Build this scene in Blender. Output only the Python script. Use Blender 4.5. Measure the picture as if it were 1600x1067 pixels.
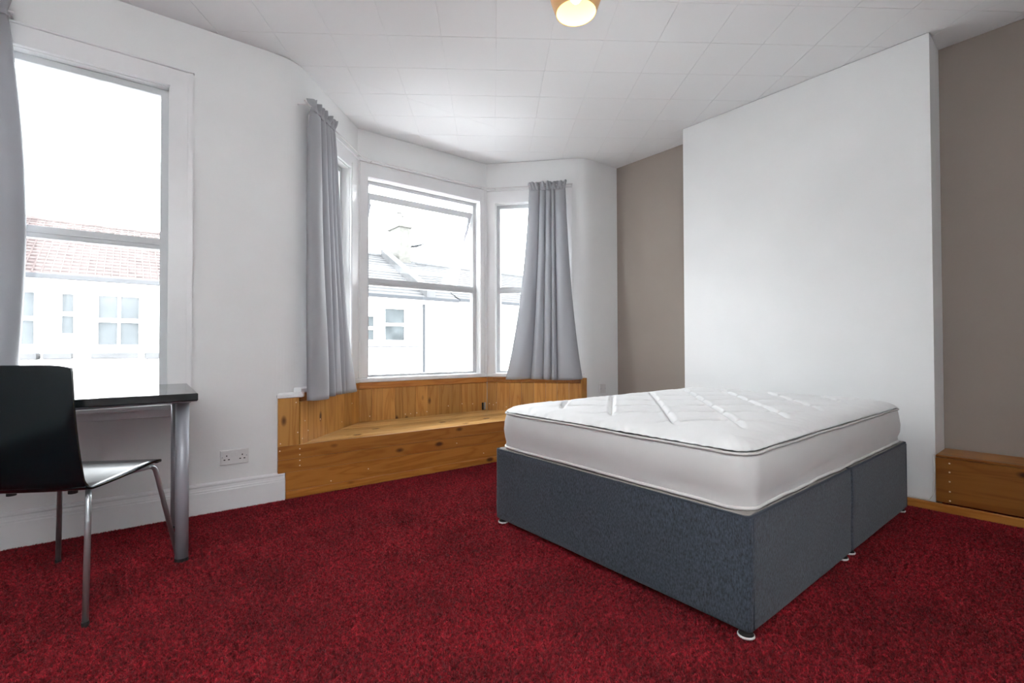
import bpy, bmesh, math, random
from mathutils import Vector, Matrix
random.seed(7)
D = bpy.data
for o in list(D.objects): D.objects.remove(o)
SC = bpy.context.scene
COL = SC.collection
# ------------------------------------------------------------------ camera
CAMZ = 0.9391
F = Vector((0.63248202, 0.77444904, 0.01397073)); R = Vector((0.77454722, -0.63250928, -0.0029335)); U = R.cross(F)
cam = D.objects.new('camera', D.cameras.new('camera')); COL.objects.link(cam)
M = Matrix.Identity(4)
for i, v in enumerate((R, U, -F)):
    for j in range(3): M[j][i] = v[j]
M.translation = Vector((0, 0, CAMZ))
cam.matrix_world = M
cam.data.sensor_width = 36; cam.data.lens = 738.02 / 1600 * 36; cam.data.clip_start = 0.02
SC.camera = cam
# ------------------------------------------------------------------ light: bright overcast sky, no sun
W = D.worlds.new('overcast_sky'); SC.world = W; W.use_nodes = True
bg = W.node_tree.nodes['Background']; bg.inputs[0].default_value = (0.93, 0.965, 1.0, 1); bg.inputs[1].default_value = 11.0
SC.view_settings.view_transform = 'Standard'; SC.view_settings.look = 'None'
SC.view_settings.gamma = 1; SC.view_settings.use_curve_mapping = False
SC.view_settings.exposure = 0.92
# unseen fill spot added beside the camera to brighten the room, turned up and back so that it bounces off the ceiling and rear wall
fl_ = D.lights.new('bounced_fill', 'SPOT'); fl_.energy = 225; fl_.spot_size = math.radians(120); fl_.spot_blend = .6; fl_.shadow_soft_size = .06; fl_.color = (.98, .99, 1)
flo = D.objects.new('bounced_fill', fl_); COL.objects.link(flo); flo.location = (-.5, -.15, 1.75)
flo.rotation_euler = Vector((-.1, -.9, .7)).to_track_quat('-Z', 'Y').to_euler()

def portal(name, c, d, w, h):          # sampling portal in a window opening (gives no light of its own)
    L = D.lights.new(name, 'AREA'); L.shape = 'RECTANGLE'; L.size = w; L.size_y = h; L.cycles.is_portal = True
    o = D.objects.new(name, L); COL.objects.link(o); o.location = c
    o.rotation_euler = Vector(d).to_track_quat('-Z', 'Z').to_euler()

# ------------------------------------------------------------------ helpers
def mat(name, col, rough=0.6, metal=0.0, var=0.0, vscale=8.0, bump=0.0, bscale=60.0, spec=0.5, emit=None, estr=0, stretch=None, sheen=0, coat=0, dist=.002):
    m = D.materials.new(name); m.use_nodes = True; nt = m.node_tree; N = nt.nodes; L = nt.links
    b = N['Principled BSDF']
    b.inputs['Base Color'].default_value = (*col, 1); b.inputs['Roughness'].default_value = rough
    b.inputs['Metallic'].default_value = metal; b.inputs['Specular IOR Level'].default_value = spec
    if sheen: b.inputs['Sheen Weight'].default_value = sheen
    if coat: b.inputs['Coat Weight'].default_value = coat; b.inputs['Coat Roughness'].default_value = .06
    if emit: b.inputs['Emission Color'].default_value = (*emit, 1); b.inputs['Emission Strength'].default_value = estr
    geo = N.new('ShaderNodeNewGeometry'); vec = geo.outputs['Position']
    if stretch:
        mp = N.new('ShaderNodeMapping'); mp.inputs['Scale'].default_value = stretch
        L.new(vec, mp.inputs[0]); vec = mp.outputs[0]
    if var:
        n = N.new('ShaderNodeTexNoise'); n.inputs['Scale'].default_value = vscale; n.inputs['Detail'].default_value = 4
        L.new(vec, n.inputs['Vector'])
        r = N.new('ShaderNodeMapRange'); r.inputs[1].default_value = .3; r.inputs[2].default_value = .7
        r.inputs[3].default_value = 1 - var; r.inputs[4].default_value = 1 + var
        L.new(n.outputs[0], r.inputs[0])
        x = N.new('ShaderNodeVectorMath'); x.operation = 'SCALE'; x.inputs[0].default_value = col
        L.new(r.outputs[0], x.inputs['Scale']); L.new(x.outputs[0], b.inputs['Base Color'])
    if bump:
        n = N.new('ShaderNodeTexNoise'); n.inputs['Scale'].default_value = bscale; n.inputs['Detail'].default_value = 5
        L.new(vec, n.inputs['Vector'])
        bp = N.new('ShaderNodeBump'); bp.inputs['Strength'].default_value = bump; bp.inputs['Distance'].default_value = dist
        L.new(n.outputs[0], bp.inputs['Height']); L.new(bp.outputs[0], b.inputs['Normal'])
    return m

def pine(name, axis, base=(0.50, 0.205, 0.043), rough=0.32, knots=.32):
    """varnished knotty pine, grain along the given axis"""
    m = D.materials.new(name); m.use_nodes = True; nt = m.node_tree; N = nt.nodes; L = nt.links; b = N['Principled BSDF']
    geo = N.new('ShaderNodeNewGeometry'); oi = N.new('ShaderNodeObjectInfo')
    off = N.new('ShaderNodeVectorMath'); off.operation = 'SCALE'; off.inputs[0].default_value = (3.1, 7.7, 5.3)
    L.new(oi.outputs['Random'], off.inputs['Scale'])
    add = N.new('ShaderNodeVectorMath'); add.operation = 'ADD'; L.new(geo.outputs['Position'], add.inputs[0]); L.new(off.outputs[0], add.inputs[1])
    mp = N.new('ShaderNodeMapping'); s = [7.0, 7.0, 7.0]; s[axis] = 0.55; mp.inputs['Scale'].default_value = s
    L.new(add.outputs[0], mp.inputs[0])
    n1 = N.new('ShaderNodeTexNoise'); n1.inputs['Scale'].default_value = 1.6; n1.inputs['Detail'].default_value = 3; n1.inputs['Distortion'].default_value = .6
    L.new(mp.outputs[0], n1.inputs['Vector'])
    ml = N.new('ShaderNodeMath'); ml.operation = 'MULTIPLY'; ml.inputs[1].default_value = 6; L.new(n1.outputs[0], ml.inputs[0])
    fr = N.new('ShaderNodeMath'); fr.operation = 'PINGPONG'; fr.inputs[1].default_value = .5; L.new(ml.outputs[0], fr.inputs[0])
    cr = N.new('ShaderNodeValToRGB'); e = cr.color_ramp.elements
    e[0].position = 0; e[0].color = (base[0]*.74, base[1]*.62, base[2]*.5, 1); e[1].position = .75; e[1].color = (*base, 1)
    x = cr.color_ramp.elements.new(.25); x.color = (base[0]*.9, base[1]*.86, base[2]*.8, 1)
    L.new(fr.outputs[0], cr.inputs[0])
    # knots
    mk = N.new('ShaderNodeMapping'); s = [9.0, 9.0, 9.0]; s[axis] = 4.5; mk.inputs['Scale'].default_value = s; L.new(add.outputs[0], mk.inputs[0])
    vo = N.new('ShaderNodeTexVoronoi'); vo.inputs['Scale'].default_value = .8; L.new(mk.outputs[0], vo.inputs['Vector'])
    sx = N.new('ShaderNodeSeparateColor'); L.new(vo.outputs['Color'], sx.inputs[0])
    th = N.new('ShaderNodeMath'); th.operation = 'GREATER_THAN'; th.inputs[1].default_value = knots; L.new(sx.outputs[0], th.inputs[0])
    kr = N.new('ShaderNodeMapRange'); kr.inputs[1].default_value = .07; kr.inputs[2].default_value = .16; kr.inputs[3].default_value = 1; kr.inputs[4].default_value = 0
    L.new(vo.outputs['Distance'], kr.inputs[0])
    km = N.new('ShaderNodeMath'); km.operation = 'MULTIPLY'; L.new(kr.outputs[0], km.inputs[0]); L.new(th.outputs[0], km.inputs[1])
    mx = N.new('ShaderNodeMix'); mx.data_type = 'RGBA'; L.new(km.outputs[0], mx.inputs[0]); L.new(cr.outputs[0], mx.inputs[6]); mx.inputs[7].default_value = (base[0]*.16, base[1]*.1, base[2]*.12, 1)
    rv = N.new('ShaderNodeMapRange'); rv.inputs[3].default_value = .78; rv.inputs[4].default_value = 1.12; L.new(oi.outputs['Random'], rv.inputs[0])
    sc = N.new('ShaderNodeVectorMath'); sc.operation = 'SCALE'; L.new(mx.outputs[2], sc.inputs[0]); L.new(rv.outputs[0], sc.inputs['Scale'])
    L.new(sc.outputs[0], b.inputs['Base Color']); b.inputs['Roughness'].default_value = rough
    b.inputs['Specular IOR Level'].default_value = .4
    bp = N.new('ShaderNodeBump'); bp.inputs['Strength'].default_value = .15; bp.inputs['Distance'].default_value = .001
    L.new(fr.outputs[0], bp.inputs['Height']); L.new(bp.outputs[0], b.inputs['Normal'])
    return m

def glass_mat(name='window_glass'):
    m = D.materials.new(name); m.use_nodes = True; nt = m.node_tree; N = nt.nodes; L = nt.links
    N.remove(N['Principled BSDF']); out = N['Material Output']
    t = N.new('ShaderNodeBsdfTransparent'); t.inputs[0].default_value = (.97, .98, .98, 1)
    g = N.new('ShaderNodeBsdfGlossy'); g.inputs['Roughness'].default_value = .02
    fr = N.new('ShaderNodeFresnel'); fr.inputs[0].default_value = 1.45
    mx = N.new('ShaderNodeMixShader'); L.new(fr.outputs[0], mx.inputs[0]); L.new(t.outputs[0], mx.inputs[1]); L.new(g.outputs[0], mx.inputs[2])
    L.new(mx.outputs[0], out.inputs[0]); return m

def prop(o, label=None, cat=None, group=None, kind=None):
    if label: o['label'] = label
    if cat: o['category'] = cat
    if group: o['group'] = group
    if kind: o['kind'] = kind
    return o

def empty(name, loc, rz=0, **k):
    o = D.objects.new(name, None); COL.objects.link(o); o.location = loc; o.rotation_euler[2] = rz; o.empty_display_size = .1
    return prop(o, **k)

def obj(name, V, Fc, m, parent=None, smooth=False, **k):
    """V in the parent's own coordinates (world coordinates when the parent stands at the origin)"""
    me = D.meshes.new(name); me.from_pydata([tuple(v) for v in V], [], Fc)
    if m: me.materials.append(m)
    if smooth: me.polygons.foreach_set('use_smooth', [True]*len(me.polygons))
    bm = bmesh.new(); bm.from_mesh(me); bmesh.ops.recalc_face_normals(bm, faces=bm.faces); bm.to_mesh(me); bm.free()
    o = D.objects.new(name, me); COL.objects.link(o)
    if parent: o.parent = parent
    return prop(o, **k)

class MB:
    """collects simple shapes into one mesh"""
    def __init__(s): s.V = []; s.F = []
    def add(s, V, F):
        n = len(s.V); s.V += [Vector(v) for v in V]; s.F += [[i+n for i in f] for f in F]; return s
    def box(s, x0, x1, y0, y1, z0, z1, bev=0):
        return s.prism([(x0, y0), (x1, y0), (x1, y1), (x0, y1)], z0, z1, bev)
    def prism(s, P, z0, z1, bev=0):
        """vertical prism over polygon P, with chamfered top and bottom edges"""
        P = [Vector(p[:2]) for p in P]; n = len(P)
        a = sum(P[i].cross(P[(i+1) % n]) if False else (P[i].x*P[(i+1) % n].y-P[(i+1) % n].x*P[i].y) for i in range(n))
        if a < 0: P.reverse()
        if not bev:
            V = [(p.x, p.y, z0) for p in P]+[(p.x, p.y, z1) for p in P]
            Fc = [list(range(n))[::-1], list(range(n, 2*n))]+[[i, (i+1) % n, n+(i+1) % n, n+i] for i in range(n)]
            return s.add(V, Fc)
        Q = inset(P, bev)
        rings = [[(q.x, q.y, z0) for q in Q], [(p.x, p.y, z0+bev) for p in P], [(p.x, p.y, z1-bev) for p in P], [(q.x, q.y, z1) for q in Q]]
        V = [v for r in rings for v in r]; Fc = [list(range(n))[::-1], list(range(3*n, 4*n))]
        for k in range(3): Fc += [[k*n+i, k*n+(i+1) % n, (k+1)*n+(i+1) % n, (k+1)*n+i] for i in range(n)]
        return s.add(V, Fc)
    def tube(s, pts, r, seg=10, cap=True):
        pts = [Vector(p) for p in pts]; n0 = len(s.V); rs = r if isinstance(r, (list, tuple)) else [r]*len(pts)
        up = None; V = []
        for i, p in enumerate(pts):
            t = (pts[min(i+1, len(pts)-1)]-pts[max(i-1, 0)]).normalized()
            if up is None: up = t.orthogonal().normalized()
            up = (up-t*up.dot(t)).normalized(); w = t.cross(up)
            V += [p+(up*math.cos(2*math.pi*k/seg)+w*math.sin(2*math.pi*k/seg))*rs[i] for k in range(seg)]
        Fc = []
        for i in range(len(pts)-1):
            Fc += [[i*seg+k, i*seg+(k+1) % seg, (i+1)*seg+(k+1) % seg, (i+1)*seg+k] for k in range(seg)]
        if cap: Fc += [list(range(seg))[::-1], [(len(pts)-1)*seg+k for k in range(seg)]]
        return s.add(V, Fc)
    def lathe(s, prof, c=(0, 0, 0), seg=32, closed=False):
        c = Vector(c); V = []; Fc = []; n = len(prof)
        for k in range(seg):
            a = 2*math.pi*k/seg
            V += [c+Vector((r*math.cos(a), r*math.sin(a), z)) for r, z in prof]
        for k in range(seg):
            k2 = (k+1) % seg
            for i in range(n if closed else n-1):
                j = (i+1) % n; Fc.append([k*n+i, k2*n+i, k2*n+j, k*n+j])
        return s.add(V, Fc)
    def build(s, name, m, parent=None, smooth=False, **k): return obj(name, s.V, s.F, m, parent, smooth, **k)

def inset(P, d):
    n = len(P); Q = []
    for i in range(n):
        e1 = (P[i]-P[i-1]).normalized(); e2 = (P[(i+1) % n]-P[i]).normalized()
        n1 = Vector((-e1.y, e1.x)); n2 = Vector((-e2.y, e2.x)); h = (n1+n2)
        h = h/max(h.dot(n1), .3); Q.append(P[i]+h*d)
    return Q
def clip(P, n, k):
    out = []
    for i in range(len(P)):
        a, b = P[i], P[(i+1) % len(P)]; da, db = a.dot(n)-k, b.dot(n)-k
        if da <= 0: out.append(a)
        if (da < 0 < db) or (db < 0 < da): out.append(a+(b-a)*(da/(da-db)))
    return out
def clip_convex(P, Q):
    """clip polygon P to convex counter-clockwise polygon Q"""
    for i in range(len(Q)):
        a, b = Vector(Q[i]), Vector(Q[(i+1) % len(Q)]); e = b-a; n = Vector((e.y, -e.x)).normalized()
        P = clip(P, n, n.dot(a))
        if len(P) < 3: return []
    return P

# ------------------------------------------------------------------ materials
m_white = mat('white_emulsion', (.82, .825, .825), .75, var=.02, vscale=2.5, bump=.25, bscale=35)
m_ceil = mat('ceiling_tile_white', (.93, .935, .94), .85, bump=.2, bscale=90)
m_gloss = mat('white_gloss_paint', (.82, .82, .83), .3, var=.02, vscale=6, bump=.1, bscale=25)
m_beige = mat('taupe_emulsion', (.335, .285, .25), .7, var=.03, vscale=2, bump=.25, bscale=35)
m_alu = mat('white_aluminium_frame', (.60, .615, .63), .5, bump=.05)
m_glass = glass_mat()
m_px = pine('pine_grain_x', 0); m_py = pine('pine_grain_y', 1); m_pz = pine('pine_grain_z', 2, (.60, .30, .08))
m_seat = pine('pine_seat_top', 0, (.70, .42, .16), .2)
m_dpine = pine('pine_alcove', 1, (.36, .135, .028), knots=.1)
m_plug = mat('cream_screw_filler', (.85, .70, .55), .5, bump=.1)
m_curt = mat('grey_curtain_cloth', (.385, .39, .41), .55, var=.03, vscale=5, bump=.25, bscale=400, stretch=(1, 1, .25), sheen=.25)
_nt = m_curt.node_tree; _t = _nt.nodes.new('ShaderNodeBsdfTranslucent'); _t.inputs[0].default_value = (.50, .52, .58, 1)
_mx = _nt.nodes.new('ShaderNodeMixShader'); _mx.inputs[0].default_value = .16
_nt.links.new(_nt.nodes['Principled BSDF'].outputs[0], _mx.inputs[1]); _nt.links.new(_t.outputs[0], _mx.inputs[2]); _nt.links.new(_mx.outputs[0], _nt.nodes['Material Output'].inputs[0])
m_black = mat('black_lacquer', (.003, .008, .010), .15, spec=.38, coat=.0, bump=.02)
m_desk = mat('black_desk_laminate', (.006, .008, .010), .12, spec=.6, bump=.04, bscale=200)
m_chrome = mat('chrome', (.52, .56, .58), .28, .85, bump=.02)
m_silver = mat('satin_silver_paint', (.36, .37, .41), .42, .25, bump=.03)
m_rubber = mat('black_rubber', (.015, .015, .015), .7, bump=.1)
m_plastic = mat('white_plastic', (.72, .70, .70), .35, bump=.03)
m_hole = mat('dark_socket_hole', (.05, .04, .04), .8, bump=.05)
m_base = mat('slate_grey_weave', (.042, .056, .076), .9, var=.6, vscale=200, bump=.8, bscale=260, stretch=(1, 1, .45), sheen=.15, dist=.003)
m_bseam = mat('slate_grey_piping', (.045, .058, .078), .9, var=.2, vscale=300, bump=.5, bscale=420)
m_platform = mat('grey_platform_cloth', (.34, .31, .29), .9, var=.1, vscale=40, bump=.3, bscale=300)
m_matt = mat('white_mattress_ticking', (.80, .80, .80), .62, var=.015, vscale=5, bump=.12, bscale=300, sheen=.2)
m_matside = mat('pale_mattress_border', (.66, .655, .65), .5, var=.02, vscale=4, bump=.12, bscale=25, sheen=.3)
m_pipe = mat('grey_mattress_piping', (.60, .585, .57), .6, bump=.1)
m_tape = mat('white_mattress_tape', (.78, .76, .74), .6, bump=.1)
m_copper = mat('copper_lampshade', (.78, .45, .20), .45, .1, bump=.03)
m_inner = mat('cream_shade_lining', (.80, .68, .42), .6, bump=.02)
m_bulb = mat('lit_bulb', (1, .9, .7), .4, emit=(1, .86, .6), estr=5, bump=.01)
m_cable = mat('white_cable', (.75, .73, .7), .5, bump=.02)

def carpet_mat(name, attr):
    m = D.materials.new(name); m.use_nodes = True; nt = m.node_tree; N = nt.nodes; L = nt.links; b = N['Principled BSDF']
    g = N.new('ShaderNodeNewGeometry')
    n1 = N.new('ShaderNodeTexNoise'); n1.inputs['Scale'].default_value = 3.5; n1.inputs['Detail'].default_value = 5; L.new(g.outputs['Position'], n1.inputs['Vector'])
    n2 = N.new('ShaderNodeTexNoise'); n2.inputs['Scale'].default_value = 75; n2.inputs['Detail'].default_value = 3; L.new(g.outputs['Position'], n2.inputs['Vector'])
    a = N.new('ShaderNodeMapRange'); a.inputs[1].default_value = .35; a.inputs[2].default_value = .65; a.inputs[3].default_value = .8; a.inputs[4].default_value = 1.2; L.new(n1.outputs[0], a.inputs[0])
    c = N.new('ShaderNodeMapRange'); c.inputs[1].default_value = .35; c.inputs[2].default_value = .65; c.inputs[3].default_value = .45; c.inputs[4].default_value = 1.55; L.new(n2.outputs[0], c.inputs[0])
    mu = N.new('ShaderNodeMath'); mu.operation = 'MULTIPLY'; L.new(a.outputs[0], mu.inputs[0]); L.new(c.outputs[0], mu.inputs[1])
    last = mu
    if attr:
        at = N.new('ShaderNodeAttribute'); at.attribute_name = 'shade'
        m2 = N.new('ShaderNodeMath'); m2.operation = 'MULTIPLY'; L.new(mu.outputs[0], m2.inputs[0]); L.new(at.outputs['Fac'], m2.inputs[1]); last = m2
    s = N.new('ShaderNodeVectorMath'); s.operation = 'SCALE'; s.inputs[0].default_value = (.245, .0095, .017); L.new(last.outputs[0], s.inputs['Scale'])
    L.new(s.outputs[0], b.inputs['Base Color']); b.inputs['Roughness'].default_value = .85; b.inputs['Specular IOR Level'].default_value = .25
    b.inputs['Sheen Weight'].default_value = .12; b.inputs['Sheen Tint'].default_value = (1, .6, .62, 1)
    return m
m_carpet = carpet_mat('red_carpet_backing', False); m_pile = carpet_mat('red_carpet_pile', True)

# ------------------------------------------------------------------ room plan
C = 2.784                                   # ceiling height
SK = -0.0423
def fw(x, off=0): return Vector((x, 3.2287+SK*x+off))       # the window wall line
Lc, Bc, Rc, R0 = Vector((.83, 3.194)), Vector((1.49, 3.86)), Vector((2.785, 3.81)), Vector((3.43, 3.083))
XL, YB, XR, XA = -1.9, -1.1, 3.63, 3.90
YB1, YB2 = .575, 2.155                      # chimney breast ends
def on(a, b, s): return a+(b-a).normalized()*s
dl = (Bc-Lc).normalized(); dc = (Rc-Bc).normalized(); dr = (R0-Rc).normalized()
# rounded corner between the window wall and the bay's left side
arc = []; p0 = fw(.70); p2 = on(Lc, Bc, .13)
for k in range(13):
    t = k/12; arc.append(p0*(1-t)**2+Lc*2*t*(1-t)+p2*t*t)
segs = [(fw(XL), [(0, C)]), (fw(-.95), [(0, .62), (2.393, C)]), (fw(.175), [(0, C)])]
segs += [(p, [(0, C)]) for p in arc[:-1]]
iarc0 = 3
segs += [(arc[-1], [(0, C)]), (on(Lc, Bc, .18), [(0, .65), (2.385, C)]), (on(Lc, Bc, .775), [(0, C)]),
         (Bc, [(0, C)]), (on(Bc, Rc, .085), [(0, .65), (2.385, C)]), (on(Bc, Rc, 1.205), [(0, C)]),
         (Rc, [(0, C)]), (on(Rc, R0, .095), [(0, .65), (2.375, C)]), (on(Rc, R0, .80), [(0, C)])]
arc2 = []; q0 = on(Rc, R0, .87); q2 = fw(R0.x+.10)
for k in range(9):
    t = k/8; arc2.append(q0*(1-t)**2+R0*2*t*(1-t)+q2*t*t)
segs += [(p, [(0, C)]) for p in arc2]+[(fw(XA), None)]
TH = .14
pts = [s[0] for s in segs]
def outer(i):
    n1 = n2 = None
    if i > 0: e = (pts[i]-pts[i-1]).normalized(); n1 = Vector((-e.y, e.x))
    if i < len(pts)-1: e = (pts[i+1]-pts[i]).normalized(); n2 = Vector((-e.y, e.x))
    n1 = n1 or n2; n2 = n2 or n1; h = n1+n2; h = h/h.dot(n1); return pts[i]+h*TH
outs = [outer(i) for i in range(len(pts))]
walls = [MB(), MB(), MB()]
for i in range(len(segs)-1):
    w = 0 if i < iarc0+12 else (2 if i >= len(segs)-6 else 1)
    for z0, z1 in segs[i][1]: walls[w].prism([pts[i], pts[i+1], outs[i+1], outs[i]], z0, z1)
wf = walls[0].build('wall_front', m_white, kind='structure')
wb = walls[1].build('wall_bay', m_white, kind='structure')
walls[2].build('wall_corner', m_white, kind='structure')
# cove fillet softens the joint of ceiling and window wall
MB().prism([(XL-.14, YB-.14), (XL, YB-.14), (XL, 3.31+.13), (XL-.14, 3.31+.13)], 0, C).build('wall_left', m_white, kind='structure')
MB().box(XL, XA+.2, YB-.14, YB, 0, C).build('wall_back', m_white, kind='structure')
MB().box(XA, XA+.2, YB, 3.064, 0, C).build('wall_right', m_beige, kind='structure', label='taupe painted alcove wall')
MB().box(XR, XA-.002, YB1, YB2, 0, C, .004).build('wall_chimney_breast', m_white, kind='structure')
fl = MB().box(XL-.14, XA+.2, YB-.14, 4.05, -.12, -.004).build('floor', m_carpet, kind='structure')
# ceiling: backing board and separate polystyrene tiles
ce = MB().box(XL-.14, XA+.2, YB-.14, 4.05, C+.0035, C+.1).build('ceiling', m_ceil, kind='structure')
ang = math.radians(53.13); tu = Vector((math.cos(ang), math.sin(ang))); tv = Vector((-tu.y, tu.x)); T = .3245
e_ = .002
zones = [[(XL+e_, YB+e_), (XR-e_, YB+e_), (XR-e_, 3.073), tuple(fw(XL+e_, -e_))],
         [(XR-e_, YB+e_), (XA-e_, YB+e_), (XA-e_, YB1-e_), (XR-e_, YB1-e_)],
         [(XR-e_, YB2+e_), (XA-e_, YB2+e_), (XA-e_, 3.061), (XR-e_, 3.073)],
         [tuple(fw(.80, -e_)), tuple(fw(3.428, -e_)), tuple(Rc+Vector((-.003, -.003))), tuple(Bc+Vector((.002, -.003)))]]
zones = [[Vector(q) for q in z] for z in zones]
ntile = 0
for i in range(-22, 22):
    for j in range(-22, 22):
        u0 = 2.785+i*T; v0 = -.026+j*T
        g = .0009
        sq = [tu*(u0+g)+tv*(v0+g), tu*(u0+T-g)+tv*(v0+g), tu*(u0+T-g)+tv*(v0+T-g), tu*(u0+g)+tv*(v0+T-g)]
        mb = MB(); ok = False
        for zi, z in enumerate(zones):
            P = clip_convex(list(sq), z)
            if len(P) < 3: continue
            ar = abs(sum(P[k].x*P[(k+1) % len(P)].y-P[(k+1) % len(P)].x*P[k].y for k in range(len(P))))/2
            if ar < 1e-4: continue
            ok = True; n = len(P)
            if ar > .004 and len(P) >= 3: mb.prism(P, C, C+.0030, .0007 if ar > .02 else 0)
            else: mb.prism(P, C, C+.0030)
        if ok: mb.build('ceiling_tile', m_ceil, ce); ntile += 1
print('tiles', ntile)

# carpet pile: tuft patches instanced over the floor
def pile():
    S = .30; n = 58; V = []; Fc = []; sh = []
    rnd = random.Random(3)
    for i in range(n):
        for j in range(n):
            cx = (i+.5+rnd.uniform(-.5, .5))*S/n-S/2; cy = (j+.5+rnd.uniform(-.5, .5))*S/n-S/2
            br = rnd.uniform(.35, 1.0)**.8*1.35; lean = Vector((rnd.gauss(0, .0035), rnd.gauss(0, .0035), 0))
            for k in range(2):
                a = rnd.uniform(0, math.pi); w = Vector((math.cos(a), math.sin(a), 0))*rnd.uniform(.0013, .0022)
                o = Vector((cx+rnd.uniform(-.002, .002), cy+rnd.uniform(-.002, .002), -.004)); h = rnd.uniform(.009, .015)
                l2 = lean+Vector((rnd.gauss(0, .003), rnd.gauss(0, .003), 0))
                b = len(V); V += [o-w, o+w, o+w*1.1+l2*.45+Vector((0, 0, h*.6)), o-w*1.1+l2*.45+Vector((0, 0, h*.6)), o+l2*1.3+Vector((0, 0, h))]
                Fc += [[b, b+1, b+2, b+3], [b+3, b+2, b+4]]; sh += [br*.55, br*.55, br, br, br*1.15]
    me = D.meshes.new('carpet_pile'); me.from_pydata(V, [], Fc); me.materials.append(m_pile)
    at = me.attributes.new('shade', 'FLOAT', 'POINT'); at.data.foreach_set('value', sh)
    o = D.objects.new('carpet', me); COL.objects.link(o)
    ng = D.node_groups.new('pile_patches', 'GeometryNodeTree')
    ng.interface.new_socket('Geometry', in_out='INPUT', socket_type='NodeSocketGeometry')
    ng.interface.new_socket('Geometry', in_out='OUTPUT', socket_type='NodeSocketGeometry')
    N = ng.nodes; L = ng.links; gi = N.new('NodeGroupInput'); go = N.new('NodeGroupOutput')
    x0, x1, y0, y1 = XL, 3.95, YB, 3.95
    nx = int(round((x1-x0)/S)); ny = int(round((y1-y0)/S))
    gr = N.new('GeometryNodeMeshGrid'); gr.inputs['Vertices X'].default_value = nx; gr.inputs['Vertices Y'].default_value = ny
    gr.inputs['Size X'].default_value = (nx-1)*S; gr.inputs['Size Y'].default_value = (ny-1)*S
    tr = N.new('GeometryNodeTransform'); tr.inputs['Translation'].default_value = (x0+nx*S/2, y0+ny*S/2, 0); L.new(gr.outputs[0], tr.inputs[0])
    # drop the patches outside the bay
    pos = N.new('GeometryNodeInputPosition'); sep = N.new('ShaderNodeSeparateXYZ'); L.new(pos.outputs[0], sep.inputs[0])
    c1 = N.new('FunctionNodeCompare'); c1.operation = 'GREATER_THAN'; c1.inputs[1].default_value = 3.3; L.new(sep.outputs[1], c1.inputs[0])
    dl_ = N.new('GeometryNodeDeleteGeometry'); L.new(tr.outputs[0], dl_.inputs[0]); L.new(c1.outputs[0], dl_.inputs[1])
    ip = N.new('GeometryNodeInstanceOnPoints'); L.new(dl_.outputs[0], ip.inputs['Points']); L.new(gi.outputs[0], ip.inputs['Instance'])
    ri = N.new('FunctionNodeRandomValue'); ri.data_type = 'INT'; 
    mn = [s for s in ri.inputs if s.name == 'Min' and s.type == 'INT'][0]; mxs = [s for s in ri.inputs if s.name == 'Max' and s.type == 'INT'][0]
    mn.default_value = 0; mxs.default_value = 3
    mul = N.new('ShaderNodeMath'); mul.operation = 'MULTIPLY'; mul.inputs[1].default_value = math.pi/2
    L.new([s for s in ri.outputs if s.type == 'INT'][0], mul.inputs[0])
    cx = N.new('ShaderNodeCombineXYZ'); L.new(mul.outputs[0], cx.inputs[2]); L.new(cx.outputs[0], ip.inputs['Rotation'])
    L.new(ip.outputs[0], go.inputs[0])
    md = o.modifiers.new('pile_patches', 'NODES'); md.node_group = ng
    o.location.z = -.003
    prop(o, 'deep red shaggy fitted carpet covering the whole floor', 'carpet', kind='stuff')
pile()

# ------------------------------------------------------------------ local frames along a wall line (s along, t towards the room, z up)
class Line:
    def __init__(s, a, b): s.a = Vector(a); s.d = (Vector(b)-s.a).normalized(); s.n = Vector((s.d.y, -s.d.x))
    def p(s, u, t, z): q = s.a+s.d*u+s.n*t; return Vector((q.x, q.y, z))
    def box(s, mb, u0, u1, t0, t1, z0, z1, bev=0):
        P = [s.p(u, t, 0) for u, t in ((u0, t0), (u1, t0), (u1, t1), (u0, t1))]; return mb.prism(P, z0, z1, bev)
FWL = Line(fw(0), fw(1)); LL = Line(Lc, Bc); CL = Line(Bc, Rc); RL = Line(Rc, R0)

def strip(line, name, prof, u0, u1, m, parent=None, **k):
    """moulding: profile of (t,z) swept from u0 to u1"""
    n = len(prof); V = [line.p(u, t, z) for u in (u0, u1) for t, z in prof]
    Fc = [[i, (i+1) % n, n+(i+1) % n, n+i] for i in range(n)]+[list(range(n)), list(range(n, 2*n))]
    return obj(name, V, Fc, m, parent, **k)
sk_prof = [(0, 0), (.022, 0), (.022, .118), (.018, .124), (.018, .130), (.013, .136), (.011, .150), (.014, .156), (.013, .164), (.006, .170), (0, .172)]
strip(FWL, 'baseboard_front', sk_prof, XL+.01, .772, m_gloss, kind='structure')
strip(Line((XL, YB), (XL, 3.3)), 'baseboard_left', sk_prof, 0, 4.38, m_gloss, kind='structure')
strip(Line((XA, YB), (XL, YB)), 'baseboard_back', [(t, z) for t, z in sk_prof], .01, 5.78, m_gloss, kind='structure')

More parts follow.
